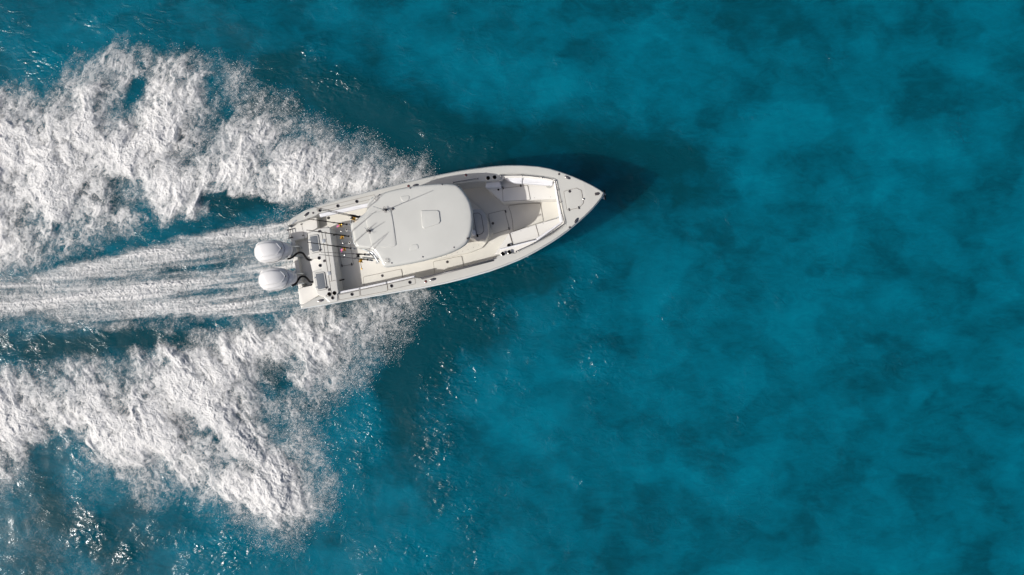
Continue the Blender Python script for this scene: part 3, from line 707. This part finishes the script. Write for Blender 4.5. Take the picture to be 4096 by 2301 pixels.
blobs_light = [(1240, 1010, 120, 120, .6, 0), (1500, 1000, 160, 90, .35, 0), (870, 1150, 90, 130, .5, 0), (1000, 1330, 120, 90, .35, 0), (1450, 650, 120, 70, .4, 0), (1880, 360, 160, 130, .45, 0), (2330, 420, 180, 100, .4, 0), (1150, 200, 150, 90, .45, 0), (700, 1400, 250, 60, .4, 0), (1400, 240, 200, 70, .35, 0)]
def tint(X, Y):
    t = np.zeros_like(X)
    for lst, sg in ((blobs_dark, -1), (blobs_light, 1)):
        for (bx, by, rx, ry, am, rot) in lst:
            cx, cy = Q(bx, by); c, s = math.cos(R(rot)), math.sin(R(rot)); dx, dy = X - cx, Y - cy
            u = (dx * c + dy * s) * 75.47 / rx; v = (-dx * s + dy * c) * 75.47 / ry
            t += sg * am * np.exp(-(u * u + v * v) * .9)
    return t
def sea(X, Y):
    z = .05 * fbm(X * .28, Y * .28, 3, 3) + .03 * fbm(X * .8 + .4 * fbm(X * .5, Y * .5, 8, 2), Y * .7, 5, 3)
    # hull waves: crests running back from the bow on both sides
    for (p, q, am, wd) in (((1560, 540), (620, 60), .10, .9), ((1500, 640), (980, 1400), .09, 1.0)):
        (x0, y0), (x1, y1) = Q(*p), Q(*q); ex, ey = x1 - x0, y1 - y0; l = math.hypot(ex, ey)
        t = ((X - x0) * ex + (Y - y0) * ey) / l; d = ((X - x0) * ey - (Y - y0) * ex) / l + .35 * fbm(X * .35, Y * .35, 12, 2)
        z = z + am * np.exp(-(d / wd) ** 2) * ss(t, 0, 2) * ss(-t, -l - 3, -l)
    return z
def grid_mesh(name, xs, ys, zf, keep=None, attrs=None):
    X, Y = np.meshgrid(xs, ys); Z = zf(X, Y); nx, ny = len(xs), len(ys)
    idx = np.arange(nx * ny).reshape(ny, nx)
    qd = np.stack([idx[:-1, :-1], idx[:-1, 1:], idx[1:, 1:], idx[1:, :-1]], -1).reshape(-1, 4)
    V = np.stack([X, Y, Z], -1).reshape(-1, 3).astype(np.float32); At = {k: f.reshape(-1).astype(np.float32) for k, f in (attrs or {}).items()}
    if keep is not None:
        k = keep.reshape(-1)[qd].any(1); qd = qd[k]; used = np.unique(qd); mp = np.zeros(nx * ny, np.int64); mp[used] = np.arange(len(used))
        qd = mp[qd]; V = V[used]; At = {a_: b_[used] for a_, b_ in At.items()}
    me = bpy.data.meshes.new(name); me.vertices.add(len(V)); me.vertices.foreach_set('co', V.reshape(-1))
    n = len(qd); me.loops.add(n * 4); me.loops.foreach_set('vertex_index', qd.reshape(-1).astype(np.int32))
    me.polygons.add(n); me.polygons.foreach_set('loop_start', np.arange(0, n * 4, 4, dtype=np.int32)); me.polygons.foreach_set('loop_total', np.full(n, 4, np.int32))
    for k, f in At.items():
        at_ = me.attributes.new(k, 'FLOAT', 'POINT'); at_.data.foreach_set('value', f)
    me.update(); me.shade_smooth()
    o = bpy.data.objects.new(name, me); C.objects.link(o); return o

# ---- water sheet, out to the horizon
out_ = np.cumsum(.1 * 1.16 ** np.arange(58))
xs = np.concatenate([-18.5 - out_[::-1], np.arange(-18.5, 18.51, .075), 18.5 + .075 + out_]); ys = np.concatenate([-11 - out_[::-1], np.arange(-11, 11.01, .075), 11 + .075 + out_])
X, Y = np.meshgrid(xs, ys)
near = (np.abs(X) < 22) & (np.abs(Y) < 13)
inb = np.where(near, ss(F_boat(np.clip(X, gx[0], gx[-1]), Y), .0, .25), 0) * (X < 2.9)
Wx = X + .5 * fbm(X * .5, Y * .5, 40, 2); Wy = Y + .5 * fbm(X * .5, Y * .5, 44, 2)
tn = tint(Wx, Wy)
glint_spots = [(1150, 950, 60, 90), (1100, 1130, 60, 90), (1150, 1220, 50, 60), (1180, 1300, 60, 70), (1070, 1400, 70, 50), (1210, 1400, 60, 40), (1225, 770, 80, 60), (1140, 750, 70, 50), (1340, 905, 18, 14), (1300, 660, 120, 40), (1450, 740, 30, 90), (1500, 690, 25, 30), (1280, 960, 40, 30),
    (1500, 900, 60, 80), (930, 1080, 30, 90), (800, 125, 45, 25), (905, 205, 45, 40), (1250, 380, 22, 22), (850, 190, 60, 40), (1200, 350, 40, 15), (2110, 135, 40, 30), (2400, 330, 50, 60), (1860, 1050, 25, 30), (230, 1340, 45, 45), (570, 1400, 70, 50), (520, 1390, 25, 20), (320, 1385, 20, 20), (1160, 50, 12, 12), (1400, 160, 20, 20),
    (250, 65, 30, 15), (210, 40, 20, 20), (100, 150, 60, 40), (1500, 1010, 18, 18), (1900, 300, 25, 18), (2250, 900, 60, 30), (1400, 520, 40, 40), (1450, 1220, 20, 20), (1990, 740, 15, 25), (1230, 610, 60, 20)]
chop = np.zeros_like(X)
for (bx, by, rx, ry) in glint_spots:
    cx, cy = Q(bx, by); chop = np.maximum(chop, np.exp(-((Wx - cx) * 75.47 / rx) ** 2 * .8 - ((Wy - cy) * 75.47 / ry) ** 2 * .8))
cx, cy = Q(60, 1330); calm = np.exp(-((Wx - cx) * 75.47 / 330) ** 2 - ((Wy - cy) * 75.47 / 190) ** 2)      # slick left by the wake
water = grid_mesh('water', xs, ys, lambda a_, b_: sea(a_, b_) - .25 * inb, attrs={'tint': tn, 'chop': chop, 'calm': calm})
water['kind'] = 'structure'

def node(n, t, **k):
    x = n.nodes.new(t)
    for a_, b_ in k.items():
        if a_.startswith('i_'): x.inputs[a_[2:].replace('_', ' ')].default_value = b_
        else: setattr(x, a_, b_)
    return x
def math_(n, op, a_, b_=None, c_=None, clamp=False):
    x = n.nodes.new('ShaderNodeMath'); x.operation = op; x.use_clamp = clamp
    for i, v in enumerate((a_, b_, c_)):
        if v is None: continue
        if isinstance(v, (int, float)): x.inputs[i].default_value = v
        else: n.links.new(v, x.inputs[i])
    return x.outputs[0]
def noise(n, vec, scale, detail=4, rough=.5, dist=0):
    x = n.nodes.new('ShaderNodeTexNoise'); x.inputs['Scale'].default_value = scale; x.inputs['Detail'].default_value = detail
    x.inputs['Roughness'].default_value = rough; x.inputs['Distortion'].default_value = dist; n.links.new(vec, x.inputs['Vector']); return x.outputs[0]
def mapr(n, v, lo, hi, a_=0, b_=1, smooth=True):
    x = n.nodes.new('ShaderNodeMapRange'); x.interpolation_type = 'SMOOTHSTEP' if smooth else 'LINEAR'
    for i, q in zip((1, 2, 3, 4), (lo, hi, a_, b_)): x.inputs[i].default_value = q
    n.links.new(v, x.inputs[0]); return x.outputs[0]
def vmap(n, vec, sc, rot=0):
    x = n.nodes.new('ShaderNodeMapping'); x.inputs['Scale'].default_value = sc; x.inputs['Rotation'].default_value = (0, 0, R(rot)); n.links.new(vec, x.inputs['Vector']); return x.outputs[0]
mw = bpy.data.materials.new('sea_water'); mw.use_nodes = True; n = mw.node_tree; b = n.nodes['Principled BSDF']
geo = n.nodes.new('ShaderNodeNewGeometry'); pos = geo.outputs['Position']
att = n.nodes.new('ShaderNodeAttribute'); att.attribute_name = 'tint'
big = noise(n, vmap(n, pos, (1, 1.35, 1)), .30, 3, .5, .5)
med = noise(n, vmap(n, pos, (1, 1.3, 1), 10), .85, 4, .55, 1.0)
wisp = noise(n, vmap(n, pos, (1, 2.2, 1), 20), 1.1, 6, .6, 2.6)
v = math_(n, 'MULTIPLY_ADD', big, 1.2, -.10)
v = math_(n, 'ADD', v, math_(n, 'MULTIPLY_ADD', med, .52, -.26))
v = math_(n, 'ADD', v, math_(n, 'MULTIPLY_ADD', wisp, .52, -.26))
v = math_(n, 'ADD', v, math_(n, 'MULTIPLY_ADD', noise(n, vmap(n, pos, (1, 2.4, 1), 15), 5.5, 4, .6, 1.5), .24, -.12))
v = math_(n, 'ADD', v, mapr(n, noise(n, vmap(n, pos, (1, 1.25, 1), -15), .62, 2, .45, .35), .44, .57, -.11, .09))
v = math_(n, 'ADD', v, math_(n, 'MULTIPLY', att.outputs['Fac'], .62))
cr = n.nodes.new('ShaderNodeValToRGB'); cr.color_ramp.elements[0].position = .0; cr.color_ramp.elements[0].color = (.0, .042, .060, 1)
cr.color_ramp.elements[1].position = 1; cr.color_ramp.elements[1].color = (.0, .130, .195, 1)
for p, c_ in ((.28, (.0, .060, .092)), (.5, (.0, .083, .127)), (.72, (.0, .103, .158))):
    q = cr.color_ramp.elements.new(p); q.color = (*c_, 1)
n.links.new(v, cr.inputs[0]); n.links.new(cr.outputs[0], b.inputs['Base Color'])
b.inputs['Roughness'].default_value = .12; b.inputs['IOR'].default_value = 1.33; b.inputs['Specular IOR Level'].default_value = .38
b.subsurface_method = 'BURLEY'; b.inputs['Subsurface Weight'].default_value = .75; b.inputs['Subsurface Radius'].default_value = (.3, 1, 1.1); b.inputs['Subsurface Scale'].default_value = 3.0
# ripples
r1 = noise(n, vmap(n, pos, (1, 1.6, 1), 25), 2.2, 5, .55, 1.2)
r2 = noise(n, vmap(n, pos, (1, 1.4, 1), -20), 9, 4, .55, .6)
r3 = noise(n, pos, 40, 2, .6, .3)
pm = noise(n, pos, .9, 5, .65, .8); pm2 = noise(n, pos, 4.5, 3, .6, .5)
at2 = n.nodes.new('ShaderNodeAttribute'); at2.attribute_name = 'chop'
patch = math_(n, 'MULTIPLY', math_(n, 'MAXIMUM', at2.outputs['Fac'], mapr(n, pm, .60, .78, 0, .6)), mapr(n, pm2, .46, .68))
h = math_(n, 'MULTIPLY', r1, math_(n, 'MULTIPLY_ADD', mapr(n, noise(n, pos, .5, 3, .5, .4), .42, .62), .032, .013))
h = math_(n, 'ADD', h, math_(n, 'MULTIPLY', r2, .0045))
mid = noise(n, vmap(n, pos, (1, 1.5, 1), 35), 3.6, 1, .5, .6)
chp = at2.outputs['Fac']
at3 = n.nodes.new('ShaderNodeAttribute'); at3.attribute_name = 'calm'
h = math_(n, 'MULTIPLY', h, math_(n, 'MULTIPLY_ADD', at3.outputs['Fac'], -.75, 1))
h = math_(n, 'ADD', h, math_(n, 'MULTIPLY', mid, math_(n, 'MULTIPLY_ADD', chp, .090, .004)))
h = math_(n, 'ADD', h, math_(n, 'MULTIPLY', r3, math_(n, 'MULTIPLY_ADD', patch, .010, .0012)))
bp = n.nodes.new('ShaderNodeBump'); bp.inputs['Strength'].default_value = 1; bp.inputs['Distance'].default_value = 1
n.links.new(h, bp.inputs['Height']); n.links.new(bp.outputs[0], b.inputs['Normal'])
water.data.materials.append(mw)

# ---- wake foam
fx = np.arange(-19.6, 2.2, .0175); fy = np.arange(-10.8, 8.6, .0175); X, Y = np.meshgrid(fx.astype(np.float32), fy.astype(np.float32))
w1x, w1y = fbm(X * .9, Y * .9, 60, 3), fbm(X * .9, Y * .9, 70, 3); w2x, w2y = fbm(X * 3.2, Y * 3.2, 80, 3), fbm(X * 3.2, Y * 3.2, 90, 3)
def S(F, am=.38, am2=.13): return F(X + am * w1x + am2 * w2x, Y + am * w1y + am2 * w2y)
Sx = X / 1.0
def streak(ang_, sd):
    c, s_ = math.cos(R(ang_)), math.sin(R(ang_)); u_, v_ = X * c + Y * s_ + .3 * w1x, -X * s_ + Y * c + .3 * w1y
    return fbm(u_ * .5, v_ * 1.9, sd, 4)
stp, sts = streak(62, 500), streak(-52, 510)
sp, sst, sw = S(F_port) + .45 * stp, S(F_star) + .45 * sts, S(F_wash, .12, .10)
spl, ssl, swl, sc_, sfr = S(F_place), S(F_slace, .5, .15), S(F_wlace, .3, .1), S(F_corner, .6), S(F_far, .5)
pat = fbm(X * .55 + .4 * w1x, Y * .55 + .4 * w1y, 100, 4)                # big thick / thin patches
nb = ss(X, -9, -4)
Dp = ss(sp, -.55, .85) * (.69 + .12 * nb + .30 * stp + .85 * pat + .2 * w1y)
Ds = ss(sst, -.55, .95) * (.70 + .10 * nb + .34 * sts + .85 * pat + .2 * w1x)
# prop wash is combed along the boat's track
ang = R(7) + .012 * X; ux = X * math.cos(R(8)) + Y * math.sin(R(8)); vy = -X * math.sin(R(8)) + Y * math.cos(R(8)) - .006 * (X + 7) ** 2
comb = fbm(ux * .16, vy * 2.4, 120, 3) ; comb2 = fbm(ux * .45, vy * 6.5, 130, 3); comb3 = fbm(ux * .10, vy * 1.15, 135, 2)
fade = ss(X, -15, -8)
Dw = ss(sw, -.10, .40) * (.60 + (.50 * comb + .42 * comb2 + .60 * comb3) * (.6 + .5 * fade) + .12 * pat)
lacer = fbm(X * 1.6 + .5 * w2x, Y * 1.1 + .5 * w2y, 140, 4)
Dl = np.maximum.reduce([ss(spl, -.3, .5) * .52, ss(swl, -.3, .5) * .30, ss(ssl, -.7, .6) * .34, ss(sc_, -.8, .5) * .03, ss(sfr, -.6, .5) * .30]) * (1 + 1.0 * lacer)
D = np.maximum.reduce([Dp, Ds, Dw, Dl])
for (hx, hy, rx, ry, am) in ((705, 950, 60, 50, .34), (520, 1090, 28, 18, .5), (415, 905, 18, 28, .4), (570, 505, 60, 14, .5), (190, 1115, 60, 26, .3), (470, 345, 14, 9, .4), (180, 575, 300, 55, .22), (440, 1010, 60, 90, .12), (310, 1010, 90, 30, .12), (30, 380, 50, 60, -.3), (200, 255, 50, 40, -.3), (740, 440, 70, 50, -.25), (560, 905, 110, 60, -.2), (730, 860, 150, 50, -.15), (40, 1070, 60, 80, -.2), (950, 455, 80, 30, -.1), (740, 1290, 60, 40, -.15)):
    cx, cy = Q(hx, hy); D = D - am * np.exp(-(((X + .9 * w1x + .8 * sts - cx) * 75.47 / rx) ** 2 + ((Y + .9 * w1y + .6 * stp - cy) * 75.47 / ry) ** 2))
for (hx, hy, rx, ry, am) in ((250, 858, 230, 20, .5), (520, 822, 90, 12, .35), (40, 878, 150, 26, .5), (610, 512, 90, 12, .4), (420, 575, 60, 14, .3), (345, 225, 22, 70, .42), (575, 285, 14, 26, .4), (700, 1060, 26, 30, .3), (100, 1150, 60, 22, .3)):
    cx, cy = Q(hx, hy); D = D - am * np.exp(-(((X - cx) * 75.47 / rx) ** 2 + ((Y + .25 * w1y - cy) * 75.47 / ry) ** 2))
D = np.clip(D, 0, 1.25) * (1 - ss(F_boat(X, Y), -.03, .04))
thick = np.clip(D, 0, 1)
def billow(x, y, s): return np.abs(perlin(x, y, s))
wx, wy = X + .22 * w2x + .16 * w1x, Y + .22 * w2y + .16 * w1y
w3x, w3y = fbm(X * 8, Y * 8, 300, 2), fbm(X * 8, Y * 8, 310, 2); vx_, vy_ = wx + .05 * w3x, wy + .05 * w3y
def rot_(x, y, dg, st): c, s_ = math.cos(R(dg)), math.sin(R(dg)); return (x * c + y * s_) / st, (-x * s_ + y * c)
ap_, bp2 = rot_(vx_, vy_, 70, 1.7); aq_, bq_ = rot_(vx_, vy_, -50, 1.7)
isS = ss(-Y, 1.0, 3.2)                       # the starboard arm lies on the low side of the track
rdg = lambda f, sd: 1 - 2.2 * (billow(ap_ * f, bp2 * f, sd) * (1 - isS) + billow(aq_ * f, bq_ * f, sd) * isS)
fine = (.34 - .16 * ss(X, -9, -4)) * rdg(2.3, 170) + .30 * rdg(4.8, 180) + .26 * rdg(9.5, 190) + .14 * perlin(vx_ * 22, vy_ * 21, 200)      # filaments positive, cells between them negative
rel = .05 * perlin(wx * .9, wy * .8, 150) + .02 * (1 - billow(wx * 1.9, wy * 1.7, 160) * 2) + .050 * fine
relw = .07 * comb + .06 * comb2 + .05 * comb3 + .030 * (1 - 2 * billow(wx * 4.5, wy * 9, 210)) + .020 * perlin(wx * 11, wy * 16, 220) + .010 * perlin(wx * 27, wy * 27, 200)
isw = np.clip((Dw - np.maximum(Dp, Ds)) * 3 + .3, 0, 1) * ss(sw, -.2, .2)
body = .30 * ss(np.maximum(sp, sst), -.1, 1.3) * (.75 + .5 * pat)
Zf = sea(X, Y) + .025 + body * (1 - .6 * isw) + thick * (rel * (1 - isw) + relw * isw) * (.45 + .6 * thick)
near_b = ss(-F_boat(X, Y), .0, .6); Zf = np.where(near_b < 1, sea(X, Y) + .03 + (Zf - sea(X, Y) - .03) * (.25 + .75 * near_b), Zf)
Zf = np.maximum(Zf, sea(X, Y) + .02)
foam = grid_mesh('wake_foam', fx, fy, lambda a_, b_: Zf, keep=D > .03, attrs={'foam_cover': D + np.minimum(D * 2, 1) * np.where(isw > .5, .45 * (relw - relw.mean()) / .05 * .25, .68 * (fine - .18))})
tag(foam, 'churned white foam of the wake behind and beside the boat', 'foam', kind='stuff')
mf = bpy.data.materials.new('foam'); mf.use_nodes = True; n = mf.node_tree; b = n.nodes['Principled BSDF']
geo = n.nodes.new('ShaderNodeNewGeometry'); pos = geo.outputs['Position']
att = n.nodes.new('ShaderNodeAttribute'); att.attribute_name = 'foam_cover'; Dn = att.outputs['Fac']
l1 = noise(n, pos, 5.5, 6, .62, .9); l2 = noise(n, pos, 20, 4, .65, .5); l3 = noise(n, pos, 48, 2, .6, 0)
web = math_(n, 'ABSOLUTE', math_(n, 'SUBTRACT', noise(n, pos, 3.6, 5, .6, 1.3), .5))       # thin bright filaments where it is near zero
web = mapr(n, web, .0, .10, 1, 0)
t = math_(n, 'MULTIPLY_ADD', l1, .75, -.375); t = math_(n, 'ADD', t, math_(n, 'MULTIPLY_ADD', l2, .60, -.30)); t = math_(n, 'ADD', t, math_(n, 'MULTIPLY_ADD', l3, .30, -.15))
t = math_(n, 'ADD', t, math_(n, 'MULTIPLY', web, .14))
t = math_(n, 'ADD', t, Dn)
al = mapr(n, t, .05, 1.18, 0, .97)
n.links.new(al, b.inputs['Alpha'])
b.inputs['Base Color'].default_value = (.585, .59, .595, 1); b.inputs['Roughness'].default_value = .55; b.inputs['Specular IOR Level'].default_value = .35
hb = math_(n, 'ADD', math_(n, 'MULTIPLY', l2, .015), math_(n, 'MULTIPLY', l3, .006)); hb = math_(n, 'ADD', hb, math_(n, 'MULTIPLY', l1, .022))
bp = n.nodes.new('ShaderNodeBump'); bp.inputs['Strength'].default_value = 1; bp.inputs['Distance'].default_value = 1
n.links.new(hb, bp.inputs['Height']); n.links.new(bp.outputs[0], b.inputs['Normal'])
foam.data.materials.append(mf)

# ---- spray droplets thrown off the edges of the wake
rng = np.random.default_rng(5); nd = 40000
ed = ((D > .06) & (D < .62) & (X > -19)).reshape(-1); cand = np.flatnonzero(ed)
wgt = np.clip(.15 + ss(X, -13, 0), 0, 1).reshape(-1)[cand] * (1 - isw.reshape(-1)[cand] * .7); wgt /= wgt.sum()
pk = rng.choice(cand, nd, p=wgt); px_, py_ = X.reshape(-1)[pk] + rng.normal(0, .14, nd), Y.reshape(-1)[pk] + rng.normal(0, .14, nd)
pz = Zf.reshape(-1)[pk] + rng.exponential(.10, nd); rr = np.clip(rng.lognormal(math.log(.0045), .45, nd), .0028, .014)
ok = np.abs(F_boat(px_, py_)) > .1; ok &= F_boat(px_, py_) < 0; px_, py_, pz, rr = px_[ok], py_[ok], pz[ok], rr[ok]; nd = len(rr)
oc = np.array([(1, 0, 0), (0, 1, 0), (-1, 0, 0), (0, -1, 0), (0, 0, 1), (0, 0, -1)], np.float32); of = np.array([(0, 1, 4), (1, 2, 4), (2, 3, 4), (3, 0, 4), (1, 0, 5), (2, 1, 5), (3, 2, 5), (0, 3, 5)])
st = rng.uniform(.7, 1.7, (nd, 1, 3)); V = np.stack([px_, py_, pz], -1)[:, None, :] + oc[None] * rr[:, None, None] * st
Fc = (of[None] + (np.arange(nd) * 6)[:, None, None]).reshape(-1)
me = bpy.data.meshes.new('spray'); me.vertices.add(nd * 6); me.vertices.foreach_set('co', V.reshape(-1).astype(np.float32)); me.loops.add(len(Fc)); me.loops.foreach_set('vertex_index', Fc.astype(np.int32))
me.polygons.add(nd * 8); me.polygons.foreach_set('loop_start', np.arange(0, nd * 24, 3, dtype=np.int32)); me.polygons.foreach_set('loop_total', np.full(nd * 8, 3, np.int32)); me.update(); me.shade_smooth()
me.materials.append(mat('droplets', (.75, .78, .80), .2)); o = bpy.data.objects.new('spray', me); C.objects.link(o)
tag(o, 'fine white spray droplets flying off the edges of the wake', 'spray', kind='stuff')
